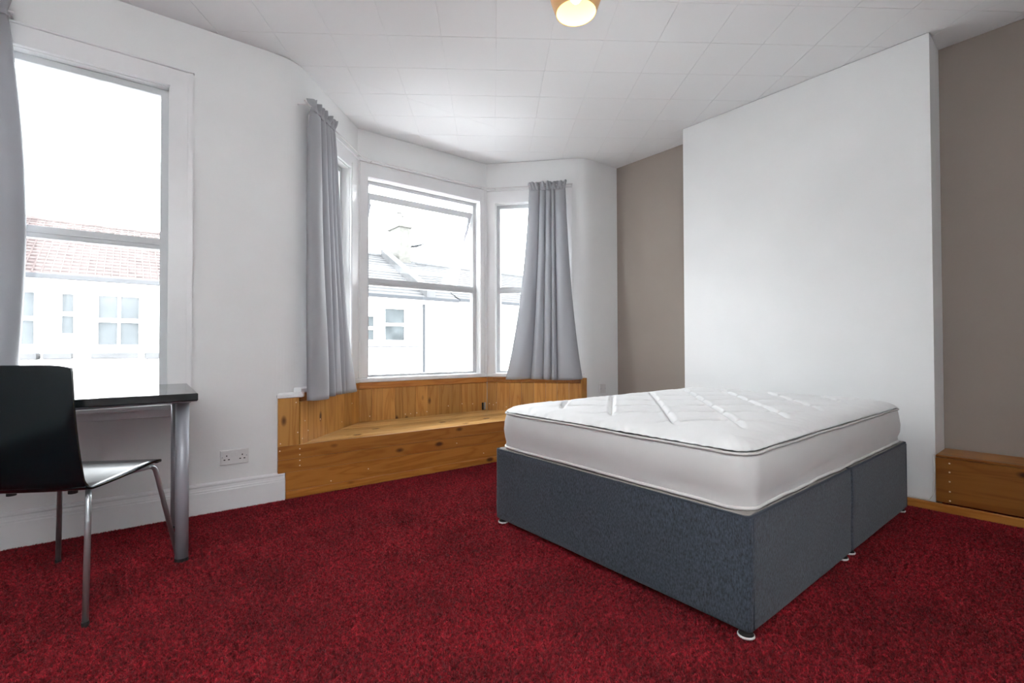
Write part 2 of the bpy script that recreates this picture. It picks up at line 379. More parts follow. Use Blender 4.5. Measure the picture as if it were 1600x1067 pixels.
# ------------------------------------------------------------------ windows
def window(name, ln, u0, u1, z0, z1, zr0, zr1, dep, fr=.036, open_sash=False, blocker=None):
    root = empty(name, ln.p((u0+u1)/2, -dep, z0), kind='structure'); base = root.location.copy()
    def bl(mb, nm, m, **k):
        mb.V = [v-base for v in mb.V]; return mb.build(nm, m, root, **k)
    t1 = -dep; t0 = -dep-.05
    mb = MB()
    ln.box(mb, u0, u0+fr, t0, t1, z0, z1, .003); ln.box(mb, u1-fr, u1, t0, t1, z0, z1, .003)
    ln.box(mb, u0+fr, u1-fr, t0, t1, z0, z0+fr*.7, .003); ln.box(mb, u0+fr, u1-fr, t0, t1, z1-fr, z1, .003)
    bl(mb, 'window_frame', m_alu)
    mb = MB(); ln.box(mb, u0+fr, u1-fr, t0+.004, t1+.006, zr0, zr1, .003)
    ln.box(mb, u0+fr, u1-fr, t1+.004, t1+.010, zr0+.022, zr0+.030, .002)
    bl(mb, 'transom', m_alu)
    mb = MB(); ln.box(mb, u0+fr, u1-fr, t0+.022, t0+.027, z0+fr*.7, zr0); bl(mb, 'pane', m_glass)
    if not open_sash:
        mb = MB(); ln.box(mb, u0+fr, u1-fr, t0+.022, t0+.027, zr1, z1-fr); bl(mb, 'pane', m_glass)
    else:
        # the top-hung sash has slid down its stays and swings outwards at the foot
        A = ln.p(u0+fr+.004, t0+.03, z1-fr-.065); W_ = (u1-u0)-2*fr-.008
        d3 = Vector((ln.d.x, ln.d.y, 0)); out = Vector((-ln.n.x, -ln.n.y, 0)); th = math.radians(23)
        dn = out*math.sin(th)-Vector((0, 0, 1))*math.cos(th); nn = d3.cross(dn).normalized(); H_ = .80
        def sb(mb, a0, a1, b0, b1, h0, h1):
            V = [A+d3*a+dn*b+nn*h for h in (h0, h1) for a, b in ((a0, b0), (a1, b0), (a1, b1), (a0, b1))]
            mb.add(V, [[0, 1, 2, 3], [4, 5, 6, 7], [0, 1, 5, 4], [1, 2, 6, 5], [2, 3, 7, 6], [3, 0, 4, 7]])
        mb = MB(); f2 = .036
        sb(mb, 0, W_, 0, f2+.020, -.016, .016); sb(mb, 0, W_, H_-f2, H_, -.012, .012)
        sb(mb, 0, .024, f2, H_-f2, -.012, .012); sb(mb, W_-.030, W_, f2, H_-f2, -.012, .012)
        sash = bl(mb, 'open_sash', m_alu, label='top sash tilted open, foot swung outwards')
        mb = MB(); sb(mb, .016, W_-.016, f2, H_-f2, -.002, .002); bl(mb, 'pane', m_glass)
        for a in (.02, W_-.02):
            mb = MB(); p1 = A+d3*a+dn*(.36)+nn*0; p2_ = ln.p(0, 0, 0)
            q = Vector((A.x, A.y, 0))+d3*a; q.z = z1-fr-.16
            mb.tube([q, p1], .006, 8); bl(mb, 'stay_arm', m_silver)
    return root
w1 = window('window_1', FWL, -.95, .175, .66, 2.393, 1.492, 1.552, .045)
w2 = window('window_2', LL, .18, .775, .69, 2.385, 1.49, 1.553, .06)
w3 = window('window_3', CL, .085, 1.205, .69, 2.385, 1.485, 1.548, .06, fr=.032, open_sash=True)
w4 = window('window_4', RL, .095, .80, .69, 2.375, 1.488, 1.55, .06, fr=.032)
portal('window_light_1', FWL.p(-.39, -.16, 1.53), (-FWL.n.x*-1, -FWL.n.y*-1, 0), 1.12, 1.74)
for nm, ln, uc, w in (('window_light_2', LL, .48, .6), ('window_light_3', CL, .645, 1.12), ('window_light_4', RL, .45, .7)):
    portal(nm, ln.p(uc, -.18, 1.53), (ln.n.x, ln.n.y, 0), w, 1.72)
# window casings, sills and heads
def casing(name, ln, u0, u1, z0, z1, wl, wr, top, t=.018):
    mb = MB()
    ln.box(mb, u0-wl, u0-.004, .0, t, z0, z1+top, .004); ln.box(mb, u1+.004, u1+wr, .0, t, z0, z1+top, .004)
    ln.box(mb, u0-.004, u1+.004, .0, t, z1+.004, z1+top, .004)
    ln.box(mb, u0-wl-.004, u1+wr+.004, .0, t+.012, z1+top-.012, z1+top, .003)
    if wr > .06:
        ln.box(mb, u1+wr-.026, u1+wr, t-.001, t+.006, z0, z1+top-.012, .002)
        ln.box(mb, u1+.012, u1+.020, t-.001, t+.004, z0, z1+.05, .001)
    mb.build(name, m_gloss, kind='structure')
casing('trim_1', FWL, -.95, .175, .64, 2.393, .11, .112, .115)
casing('trim_2', LL, .18, .775, .69, 2.385, .03, .17, .135)
casing('trim_3', CL, .085, 1.205, .69, 2.385, .075, .08, .135)
casing('trim_4', RL, .095, .80, .69, 2.375, .085, .05, .135)
mb = MB(); FWL.box(mb, -1.09, .262, -.095, .052, .612, .638, .006); FWL.box(mb, -1.06, .235, 0, .018, .570, .612, .003)
mb.build('trim_5', m_gloss, kind='structure', label='white window sill behind the desk')
# bay sill board following the three sides
def mitre(line_pts, t):
    P = [Vector(p) for p in line_pts]; out = []
    for i in range(len(P)):
        e1 = (P[i]-P[i-1]).normalized() if i else (P[1]-P[0]).normalized(); e2 = (P[i+1]-P[i]).normalized() if i < len(P)-1 else e1
        n1 = Vector((e1.y, -e1.x)); n2 = Vector((e2.y, -e2.x)); h = n1+n2; out.append(P[i]+h/h.dot(n1)*t)
    return out
bayl = [on(Lc, Bc, .02), Bc, Rc, on(Rc, R0, .965)]
def bayband(mb, t0, t1, z0, z1, bev=.003, pl=bayl):
    a = mitre(pl, t0); b = mitre(pl, t1)
    for i in range(3): mb.prism([a[i], a[i+1], b[i+1], b[i]], z0, z1, bev)
mb = MB(); bayband(mb, -.06, .030, .655, .690, .006)
FWL.box(mb, .725, .875, .0, .020, .630, .655, .005); mb.prism([fw(.73), fw(.87, -.012), on(Lc, Bc, .06)+LL.n*.03, on(Lc, Bc, .06)], .63, .662, .003)
mb.build('trim_6', m_gloss, kind='structure', label='white sill board following the three sides of the bay')

# ------------------------------------------------------------------ pine window seat filling the bay
wsr = empty('window_seat', (2.1, 3.14, 0), label='built-in honey pine window seat filling the bay below the windows', cat='bench')
wb0 = wsr.location.copy()
def wpart(mb, nm, m, **k):
    mb.V = [v-wb0 for v in mb.V]; return mb.build(nm, m, wsr, **k)
ST = .33
inn = mitre([Lc, Bc, Rc, R0], .003); BT = .018
yb = 3.86
for k in range(5):       # seat planks parallel to the front
    a0 = -.008+k*.135; a1 = a0+.1335
    cl0 = Line(fw(0), fw(1))
    def edge(off, left):
        # intersection of the line at distance off behind the wall line with the bay's sides (inside the lining boards)
        a = FWL.p(0, -off, 0).to_2d(); d = FWL.d
        q, e = (mitre([Lc, Bc], BT+.001)[0], dl) if left else (mitre([Rc, R0], BT+.001)[0], dr)
        den = d.x*e.y-d.y*e.x; t = ((q.x-a.x)*e.y-(q.y-a.y)*e.x)/den; return a+d*t
    P = [edge(a0, True), edge(a0, False), edge(a1, False), edge(a1, True)]
    if a0 < 0: P[0].x = .868; P[1].x = 3.37
    back = mitre([Bc, Rc], BT+.001); P = clip(P, -CL.n, (-CL.n).dot(back[0]))
    if len(P) > 2: mb = MB(); mb.prism(P, ST-.022, ST, .0015); wpart(mb, 'seat_plank', m_seat)
# front of the seat
u_ = lambda x: x*1.0009
for z0, z1, xa in ((.247, ST, .731), (.166, .246, .731), (.050, .165, .775)):
    mb = MB(); FWL.box(mb, u_(xa), u_(3.435), -.006, .014, z0, z1, .0015); wpart(mb, 'front_board', m_px)
mb = MB(); FWL.box(mb, u_(.775), u_(3.435), -.004, .024, .0, .05, .006); wpart(mb, 'base_moulding', m_px)
mb = MB(); FWL.box(mb, u_(.731), u_(.851), -.006, .014, ST+.0006, .630, .0015); wpart(mb, 'end_post', m_pz)
mb = MB(); FWL.box(mb, u_(3.372), u_(3.435), -.006, .014, ST+.0006, .650, .0015); wpart(mb, 'end_post', m_pz)
def boards(ln, edges, z0, z1):
    for a, b in zip(edges[:-1], edges[1:]):
        mb = MB(); ln.box(mb, a+.0008, b-.0008, .001, BT-.001-random.uniform(0, .0015), z0, z1, .003); wpart(mb, 'back_board', m_pz)
sl = [.035, .13, .215, .36, .555, .665, .80, .946]
boards(LL, sl, ST-.02, .60)
boards(CL, [.009, .118, .213, .328, .398, .518, .638, .758, .888, .998, 1.088, 1.188, 1.287], ST-.02, .60)
boards(RL, [.009, .105, .235, .35, .475, .59, .70, .815, .93], ST-.02, .60)
for ln, a, b in ((LL, .035, .945), (CL, .010, 1.286), (RL, .010, .93)):
    mb = MB(); ln.box(mb, a, b, .001, BT+.004, .601, .654, .004); wpart(mb, 'top_rail', m_px)
mb = MB()
def disc(mb, c, n, r, h=.0012, seg=8):
    c = Vector(c); n = Vector(n).normalized(); mb.tube([c-n*.0005, c+n*h], r, seg)
n3 = Vector((FWL.n.x, FWL.n.y, 0))
for u, z in ((.835, .60), (.745, .35), (.858, .305), (.858, .268), (.858, .232), (.858, .20), (.742, .305), (1.30, .11), (1.50, .032), (2.0, .20), (2.25, .09), (1.05, .07), (.845, .41)):
    disc(mb, FWL.p(u, .014, z), n3, .0042)
for ln, pts_ in ((LL, ((.06, .36), (.13, .40), (.29, .45), (.09, .47), (.62, .38), (.8, .5))), (CL, ((.10, .37), (.42, .36), (.47, .36), (.53, .362), (.63, .365), (.85, .40), (1.0, .41), (1.12, .40))), (RL, ((.03, .39), (.07, .38), (.1, .40), (.2, .36)))):
    for u, z in pts_: disc(mb, ln.p(u, BT-.001, z), (ln.n.x, ln.n.y, 0), .0045)
wpart(mb, 'screw_filler', m_plug, kind='stuff')
for q in ((1.225, .0),):
    for du, mm in ((0, m_rubber), (.025, m_silver)):
        mb = MB(); CL.box(mb, q[0]+du, q[0]+du+.012, BT, BT+.012, ST+.003, ST+.075, .002); wpart(mb, 'bolt', mm)

# ------------------------------------------------------------------ boxing in the right alcove and the low timber edging
bx = empty('alcove_box', (3.63, .3, 0), label='low varnished pine box filling the alcove right of the chimney breast', cat='cabinet')
bb = bx.location.copy()
def bpart(mb, nm, m, **k):
    mb.V = [v-bb for v in mb.V]; return mb.build(nm, m, bx, **k)
mb = MB(); mb.box(3.612, 3.632, YB+.03, .572, .052, .305, .002); bpart(mb, 'front_panel', m_dpine)
mb = MB(); mb.box(3.612, 3.66, YB+.03, .572, .306, .320, .003); bpart(mb, 'top_edge', m_dpine)
mb = MB(); mb.box(3.6605, 3.898, YB+.03, .572, .302, .318, .002); bpart(mb, 'top_board', m_py)
mb = MB()
for z in (.279, .229, .176, .120, .068): disc(mb, (3.612, .513, z), (-1, 0, 0), .0045)
bpart(mb, 'screw_filler', m_plug, kind='stuff')
mb = MB(); mb.box(3.586, 3.6115, YB+.03, 2.15, .0, .048, .005)
mb.build('baseboard_right', m_py, kind='structure', label='low pine edging strip along chimney breast and alcove')
MB().tube([(3.60, .86, .056), (3.597, .76, .0535), (3.600, .70, .056), (3.602, .64, .054), (3.606, .60, .058), (3.6065, .585, .085), (3.6065, .578, .20), (3.6065, .579, .322)], .003, 8).build(
    'cable', m_cable, smooth=True, label='thin white cable running up the corner of the chimney breast', cat='cable')

# ------------------------------------------------------------------ wall sockets
def plate(name, ln, uc, zc, w, h, label, cat, sockets):
    r = empty(name, ln.p(uc, 0, zc), label=label, cat=cat); b = r.location.copy()
    def pp(mb, nm, m): mb.V = [v-b for v in mb.V]; return mb.build(nm, m, r)
    mb = MB()
    P = [(-w/2, -h/2), (w/2, -h/2), (w/2, h/2), (-w/2, h/2)]; e = .004
    V = [ln.p(uc+x, 0, zc+z) for x, z in P]+[ln.p(uc+x, .006, zc+z) for x, z in P]+[ln.p(uc+x*(1-2*e/w), .010, zc+z*(1-2*e/h)) for x, z in P]
    Fc = [[0, 1, 2, 3], [8, 9, 10, 11]]+[[k*4+i, k*4+(i+1) % 4, k*4+4+(i+1) % 4, k*4+4+i] for k in (0, 1) for i in range(4)]
    mb.add(V, Fc); pp(mb, 'face_plate', m_plastic)
    nn = (ln.n.x, ln.n.y, 0)
    if sockets:
        for s in (-1, 1):
            mb = MB(); cx = uc+s*.040
            for dx, dz, ww, hh in ((0, .010, .0055, .009), (-.011, -.012, .009, .006), (.011, -.012, .009, .006)):
                ln.box(mb, cx+dx-ww/2, cx+dx+ww/2, .0095, .0108, zc+dz-hh/2, zc+dz+hh/2)
            pp(mb, 'pin_holes', m_hole)
            mb = MB(); ln.box(mb, uc+s*.010-.0065, uc+s*.010+.0065, .0098, .0140, zc+.006, zc+.026, .001); pp(mb, 'switch', m_plastic)
            mb = MB(); disc(mb, ln.p(uc+s*.062, .010, zc+.003), nn, .0030); pp(mb, 'screw', m_silver)
    else:
        for s in (-1, 1):
            mb = MB(); disc(mb, ln.p(uc+s*.030, .010, zc), nn, .003); pp(mb, 'screw', m_silver)
    return r
plate('wall_socket', FWL, .4995, .303, .147, .086, 'white double plug socket on the wall above the skirting beside the window seat', 'socket', True)
plate('wall_plate', FWL, 3.67, .535, .086, .090, 'small white blank wall plate right of the window seat, above the bed', 'socket', False)

# ------------------------------------------------------------------ curtains
def curtain(name, top, bot, zt, zb, et, eb, amps, seed, label, belly=0.0):
    """et / eb: fold boundaries along the heading and along the hem; amps: depth of each fold in metres"""
    nu, nv = 260, 64
    a0, a1 = Vector(top[0]), Vector(top[1]); b0, b1 = Vector(bot[0]), Vector(bot[1])
    d = (a1-a0).normalized(); n = Vector((d.y, -d.x)); nf = len(et)-1
    base = Vector((*((a0+a1)/2), zb)); H = zt-zb
    def fold(s, w):
        k = min(int(s), nf-1); x = s-k
        rid = math.sin(math.pi*x)**.42
        return (rid-.65)*1.55*amps[k]*(.55+.45*w)+.004*math.sin(9*s+5*w+seed)*w
    def lerp_e(E, s): k = min(int(s), nf-1); return E[k]+(E[k+1]-E[k])*(s-k)
    V = []
    for j in range(nv+1):
        v = j/nv; z = zt-.028-(H-.028)*v; w = .5*v+.5*v**2.8
        for i in range(nu+1):
            s = nf*i/nu; u = lerp_e(et, s)*(1-w)+lerp_e(eb, s)*w
            p = a0.lerp(a1, u)*(1-w)+b0.lerp(b1, u)*w+d*(belly*math.sin(math.pi*v)*u)
            pin = .45+.55*min(1, v*14)
            f = fold(s, w)*pin+.0035*math.sin(13*u-7*v+seed)*v+.006*math.sin(3.2*u+4*v+seed)*v
            zz = z+(.004*math.sin(9*u+seed)*w)
            V.append(Vector((*(p+n*f), zz))-base)
    Fc = [[j*(nu+1)+i, j*(nu+1)+i+1, (j+1)*(nu+1)+i+1, (j+1)*(nu+1)+i] for j in range(nv) for i in range(nu)]
    root = empty(name, base, label=label, cat='curtain', group='grey curtains at the windows')
    c = obj('curtain_cloth', V, Fc, m_curt, root, smooth=True)
    sm = c.modifiers.new('thick', 'SOLIDIFY'); sm.thickness = .003; sm.offset = 0
    V = []; nv2 = 12        # gathered heading standing up above the rail
    for j in range(nv2+1):
        v = j/nv2; z = zt-.034+.078*v; pinch = 1-.6*math.exp(-((v-.30)/.16)**2); fl2 = .6+1.0*v
        for i in range(nu+1):
            s = nf*i/nu; u = lerp_e(et, s); p = a0.lerp(a1, u)+d*((u-.5)*.035*max(0, v-.3))
            f = (fold(s, 0)*.45+(.009*math.sin(u*41+seed)+.006*math.sin(u*67+2*seed+3*v))*fl2)*pinch
            V.append(Vector((*(p+n*(f+.002)), z+(.008*math.sin(u*29+seed)+.005*math.sin(u*53))*max(0, v-.4)))-base)
    Fc = [[j*(nu+1)+i, j*(nu+1)+i+1, (j+1)*(nu+1)+i+1, (j+1)*(nu+1)+i] for j in range(nv2) for i in range(nu)]
    h = obj('curtain_heading', V, Fc, m_curt, root, smooth=True)
    sm = h.modifiers.new('thick', 'SOLIDIFY'); sm.thickness = .004; sm.offset = 0
    return root
cA = LL; 
curtain('curtain', (LL.p(.055, .078, 0).to_2d(), LL.p(.375, .078, 0).to_2d()), (LL.p(.005, .125, 0).to_2d(), LL.p(.725, .10, 0).to_2d()), 2.520, .612, [0, .40, .60, .78, .90, 1], [0, .30, .42, .58, .66, 1], [.055, .04, .04, .035, .045], 4,
        'grey curtain left of the bay windows, above the left end of the window seat')
curtain('curtain', (RL.p(.44, .075, 0).to_2d(), RL.p(.79, .075, 0).to_2d()), (RL.p(.205, .125, 0).to_2d(), RL.p(.945, .140, 0).to_2d()), 2.500, .640, [0, .30, .46, .62, .70, 1], [0, .34, .50, .60, .68, 1], [.055, .045, .05, .035, .06], 11,
        'grey curtain right of the bay windows, nearest the chimney breast')
curtain('curtain', (FWL.p(-1.02, .085, 0).to_2d(), FWL.p(-.435, .085, 0).to_2d()), (FWL.p(-1.05, .09, 0).to_2d(), FWL.p(-.395, .09, 0).to_2d()), 2.525, .80, [0, .2, .4, .6, .8, 1], [0, .2, .4, .6, .78, 1], [.05, .05, .05, .05, .05], 5,
        'grey curtain behind the black chair at the left edge of the photo', .05)
# curtain rails: thin white plastic-covered rods
mb = MB(); bl_ = mitre([on(Lc, Bc, -.02), Bc, Rc, on(Rc, R0, .86)], .070)
path = [bl_[0]]
for i in (1, 2):
    a, c_, b = bl_[i-1], bl_[i], bl_[i+1]
    pa = c_+(a-c_).normalized()*.10; pb = c_+(b-c_).normalized()*.10
    path += [pa*(1-t)**2+c_*2*t*(1-t)+pb*t*t for t in (0, .25, .5, .75, 1)]
path.append(bl_[3])
mb.tube([(p.x, p.y, 2.512) for p in path], .005, 8)
for ln, u in ((LL, .02), (LL, .85), (CL, .1), (CL, 1.2), (RL, .1), (RL, .85)):
    mb.tube([ln.p(u, .0, 2.512), ln.p(u, .070, 2.512)], .004, 6)
mb.build('curtain_rail', m_plastic, smooth=True, label='thin white curtain rail bent round the bay above the windows', cat='curtain rail')
mb = MB(); mb.tube([FWL.p(-1.08, .080, 2.515), FWL.p(-.415, .080, 2.515)], .005, 8)
for u in (-1.07, -.43): mb.tube([FWL.p(u, .0, 2.515), FWL.p(u, .080, 2.515)], .004, 6)
mb.build('curtain_rail', m_plastic, smooth=True, label='short white curtain rail at the top left corner above the desk window', cat='curtain rail')

# ------------------------------------------------------------------ divan bed
bed = empty('divan_bed', (2.5, 1.355, 0), math.radians(-.6), label='double divan base in slate grey fabric standing on the red carpet', cat='bed')
hx, hy = .958, .676; z0b, z1b = .030, .397
def rrect(x0, x1, y0, y1, r, k=6):
    P = []
    for cx, cy, a0 in ((x1-r, y1-r, 0), (x0+r, y1-r, 90), (x0+r, y0+r, 180), (x1-r, y0+r, 270)):
        for i in range(k+1):
            a = math.radians(a0+90*i/k); P.append((cx+r*math.cos(a), cy+r*math.sin(a)))
    return P
def skin(rings, capb=True, capt=True):
    n = len(rings[0]); V = [v for r in rings for v in r]; Fc = []
    for k in range(len(rings)-1): Fc += [[k*n+i, k*n+(i+1) % n, (k+1)*n+(i+1) % n, (k+1)*n+i] for i in range(n)]
    if capb: Fc.append(list(range(n))[::-1])
    if capt: Fc.append([(len(rings)-1)*n+i for i in range(n)])
    return V, Fc
def half(x0, x1):
    rings = []
    P0 = rrect(x0, x1, -hy, hy, .018)
    # resample sides for gentle fabric ripples
    P = []
    for i in range(len(P0)):
        a = Vector(P0[i]); b = Vector(P0[(i+1) % len(P0)]); n = max(1, int((b-a).length/.03))
        P += [a.lerp(b, k/n) for k in range(n)]
    cx = (x0+x1)/2
    def ring(z, dd):
        R_ = []
        for p in P:
            q = Vector((p.x-cx, p.y)); s = Vector(((abs(q.x)-dd)*(1 if q.x > 0 else -1)+cx, (abs(q.y)-dd)*(1 if q.y > 0 else -1)))
            rip = .0022*math.sin(p.x*5+p.y*4+z*11)*math.sin(z*8)+.0006*math.sin(p.x*13+p.y*11-z*16)
            ed = min(abs(abs(p.x-cx)-(x1-x0)/2), 1)+0
            s = Vector((s.x+(rip if abs(q.x) > (x1-x0)/2-.005 else 0), s.y+(rip*(1 if q.y > 0 else -1) if abs(q.y) > hy-.005 else 0)))
            R_.append((s.x, s.y, z))
        return R_
    zs = [(z0b, .004), (z0b+.006, .0)]+[(z0b+.006+(z1b-.012-z0b)*k/14, 0) for k in range(1, 15)]+[(z1b-.003, .002), (z1b, .006)]
    V, Fc = skin([ring(z, dd) for z, dd in zs]); return V, Fc
for x0, x1 in ((-hx, .0115), (.0135, hx)):
    V, Fc = half(x0, x1); o = obj('base_half', V, Fc, m_base, bed, smooth=True)
    for p in o.data.polygons:
        if len(p.vertices) > 4: p.use_smooth = False
    P = rrect(x0+.012, x1-.012, -hy+.012, hy-.012, .015)
    MB().prism(P, z1b-.001, z1b+.004, .001).build('platform_top', m_platform, bed)
    mb = MB(); Q = rrect(x0+.003, x1-.003, -hy+.003, hy-.003, .016); Q.append(Q[0])
    mb.tube([(a, b, z1b-.001) for a, b in Q], .0035, 6, cap=False); mb.build('top_piping', m_bseam, bed, smooth=True)
    for sx in ((x0+.020,) if x0 < 0 else (x1-.020,)):
        for sy in (-1, 1):
            mb = MB(); mb.tube([(sx, sy*(hy-.0), z0b+.01), (sx, sy*(hy-.0), z1b-.006)], .0022, 6); mb.build('corner_seam', m_bseam, bed, smooth=True)
    for gx in (x0+.045, x1-.045):
        for gy in (-hy+.045, hy-.045):
            px_, py_ = gx-(.016 if gx < -.8 else -.016 if gx > .8 else 0), gy*1.024
            g = MB().lathe([(.0, .002), (.024, .002), (.027, .006), (.026, .0105), (.0, .0115)], (px_, py_, 0), 20).build('glide_foot', m_plastic, bed, smooth=True, label='white glide foot')
            MB().lathe([(.0, .0112), (.024, .0112), (.020, .020), (.012, .024), (.010, .0305), (0, .0305)], (px_, py_, 0), 16).build('glide_stem', m_rubber, g, smooth=True)
# mattress: its own thing, lying on the divan base
mt = empty('mattress', (2.5, 1.355, .4045), math.radians(-.6), label='white quilted double mattress lying on the grey divan base', cat='mattress')
mx0, mx1, my = -.943, .930, .664; rc = .085
def sag(x, y):   # foot corner nearest the camera hangs a little
    return -.006*max(0, (-x-.5))*max(0, (-y))*2
def mpoly(ins, k=10, step=.03):
    P0 = rrect(mx0+ins, mx1-ins, -my+ins, my-ins, max(rc-ins, .02), k); P = []
    for i in range(len(P0)):
        a = Vector(P0[i]); b = Vector(P0[(i+1) % len(P0)]); n = max(1, int((b-a).length/step))
        P += [a.lerp(b, q/n) for q in range(n)]
    return P
prof = [(.030, .0), (.010, .004), (.003, .015), (.006, .03), (-.002, .06), (-.006, .10), (-.004, .14), (.003, .17), (.008, .183)]
base_ring = mpoly(0)
def mring(ins, z):
    out = []
    for p in base_ring:
        c = Vector((min(max(p.x, mx0+rc), mx1-rc), min(max(p.y, -my+rc), my-rc))); dd = (p-c)
        dn = dd.normalized() if dd.length > 1e-6 else Vector((0, 0)); q = p-dn*ins
        w = .0016*math.sin(p.x*17+z*40)*math.sin(p.y*13+1.3)+.0012*math.sin(p.x*41-p.y*37+z*60)
        out.append((q.x+dn.x*w, q.y+dn.y*w, z+sag(q.x, q.y)))
    return out
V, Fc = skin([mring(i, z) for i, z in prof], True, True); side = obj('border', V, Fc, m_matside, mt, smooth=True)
for z, ins, r, mm, nm in ((.186, .004, .0055, m_pipe, 'top_piping'), (.008, .004, .0065, m_tape, 'bottom_piping')):
    rg = mring(ins, z); rg.append(rg[0]); mb = MB(); mb.tube([(a, b, c+.001*math.sin(a*13+b*11)) for a, b, c in rg], r, 8, cap=False); mb.build(nm, mm, mt, smooth=True)
# quilted top panel
def quilt():
    nx, ny = 380, 270; V = []; Fc = []
    S = .118*1.0
    def groove(d, w): return math.exp(-(d/w)**2)
    c39, s39 = math.cos(math.radians(39)), math.sin(math.radians(39))
    for j in range(ny+1):
        for i in range(nx+1):
            x = mx0+.006+(mx1-mx0-.012)*i/nx; y = -my+.006+(2*my-.012)*j/ny
            # round the corners
            cx = min(max(x, mx0+rc), mx1-rc); cy = min(max(y, -my+rc), my-rc)
            dx, dy = x-cx, y-cy; L_ = math.hypot(dx, dy); m_ = max(abs(dx), abs(dy))
            if dx and dy and L_ > 1e-6:
                k = m_/L_*(rc-.006)/(rc-.006); x = cx+dx*k; y = cy+dy*k
            ex = min(x-mx0, mx1-x, y+my, my-y)
            dc_ = rc-math.hypot(x-cx, y-cy) if (x != cx or y != cy) else min(x-mx0, mx1-x, y+my, my-y)
            e = min(ex, dc_) if (dx and dy) else ex
            crown = .045*(1-math.exp(-max(e-.004, 0)/.055))
            wx = x+2.5; wy = y+1.355
            a = (-s39*wx+c39*wy)+.002; b = (s39*wx+c39*wy)
            P_ = .245
            da = (a+.007+P_/2) % P_-P_/2; db = (b+.03+P_/2) % P_-P_/2
            inside = 1/(1+math.exp(-(e-.14)/.012))
            g = max(groove(da, .010), groove(db, .010))
            puff = (abs(math.cos(math.pi*(da)/P_)) if 0 else 1)
            bulge = .010*(math.sin(math.pi*abs(da)/P_)*math.sin(math.pi*abs(db)/P_))**.5 if da*db != 0 else 0
            ridge = .004*groove(abs(da)-.022, .012)*1.0
            z = .189+crown+inside*(-.011*g+1.4*bulge+ridge)+(1-inside)*(.006+.0016*math.sin(34*(x+y)+2)*min(1, e/.05))
            z += .0012*math.sin(x*70+3*math.sin(y*20))*math.sin(y*55+2*math.sin(x*16))
            # small tucks along the edge seam
            z += .0022*math.sin((x-y)*150)*math.exp(-e/.022)*min(1, e/.01)
            V.append((x, y, z+sag(x, y)))
    Fc = [[j*(nx+1)+i, j*(nx+1)+i+1, (j+1)*(nx+1)+i+1, (j+1)*(nx+1)+i] for j in range(ny) for i in range(nx)]
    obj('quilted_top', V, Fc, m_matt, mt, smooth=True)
quilt()

# ------------------------------------------------------------------ desk
dk = empty('desk', (-.45, 2.8, 0), label='black topped desk with tubular silver legs under the left window', cat='desk')
db_ = dk.location.copy()
def dpart(mb, nm, m, smooth=False, **k):
    mb.V = [v-db_ for v in mb.V]; return mb.build(nm, m, dk, smooth, **k)
mb = MB(); mb.prism([(-1.16, 2.421), (.240, 2.421), (.262, 3.160), (-1.16, 3.195)], .718, .75, .003); dpart(mb, 'table_top', m_desk)
for x, y in ((.196, 2.563), (.210, 3.06), (-1.09, 2.50), (-1.09, 3.06)):
    mb = MB(); mb.tube([(x, y, .016), (x, y, .700)], .0255, 24)
    leg = dpart(mb, 'leg', m_silver, True)
    for p in leg.data.polygons: p.use_smooth = len(p.vertices) == 4
    mb = MB(); mb.box(x-.05, x+.05, y-.05, y+.05, .706, .7175, .002); mb.tube([(x, y, .700), (x, y, .708)], .032, 20)
    mb.V = [v-db_ for v in mb.V]; mb.build('mounting_plate', m_silver, leg)
    mb = MB(); mb.tube([(x, y, .0), (x, y, .0165)], .0262, 24); mb.V = [v-db_ for v in mb.V]; mb.build('foot_cap', m_rubber, leg)
mb = MB(); mb.tube([(-1.09, 3.06, .66), (.21, 3.06, .66)], .010, 10); dpart(mb, 'cross_rail', m_silver, True)

# ------------------------------------------------------------------ chair (local frame: x right, y forward)
ch = empty('chair', (-.164, 2.528, 0), -math.atan2(.53, .85), label='black moulded plywood chair on chrome legs drawn up to the desk', cat='chair')
# one bent shell: seat and backrest, seen as two parts that meet in the bend
def shell(prof, wid, name, th=.011):
    n = len(prof); nu = 14; V = []
    for k, (y, z) in enumerate(prof):
        w = wid(k/(n-1))
        for i in range(nu+1):
            u = -1+2*i/nu; x = u*w
            dish = dish_f(name, k/(n-1), u)
            V.append((x, y+dish[0], z+dish[1]))
    Fc = [[k*(nu+1)+i, k*(nu+1)+i+1, (k+1)*(nu+1)+i+1, (k+1)*(nu+1)+i] for k in range(n-1) for i in range(nu)]
    o = obj(name, V, Fc, m_black, ch, smooth=True)
    s = o.modifiers.new('t', 'SOLIDIFY'); s.thickness = th; s.offset = 0
    b = o.modifiers.new('b', 'BEVEL'); b.width = .004; b.segments = 2; b.limit_method = 'ANGLE'; b.angle_limit = math.radians(50)
    return o
def dish_f(name, k, u):
    if name == 'seat': return (-.012*max(0, k-.8)*5*abs(u)**3, .006*u*u*(1-k))
    return (.014*u*u*(1-.3*k), -.010*max(0, (k-.92)/.08)*abs(u)**10)
seatp = [(-.215+.07*math.sin(t*math.pi/2*1)-.0, .50-.06*math.sin(t*math.pi/2)) for t in ()]
bend = []
R_ = .055; cyb, czb = -.175, .4385+R_     # bend centre
for k in range(9):
    a = math.radians(270-k*10.0); bend.append((cyb+R_*math.cos(a), czb+R_*math.sin(a)))
front = [(.245, .432), (.240, .4405), (.225, .4465), (.19, .4500), (.14, .4500), (.08, .4460), (.02, .4420), (-.05, .4395), (-.11, .4385)]
seat_prof = front[::-1]
seat_prof = [bend[4], bend[3], bend[2], bend[1], bend[0]]+seat_prof
y8, z8 = bend[8]
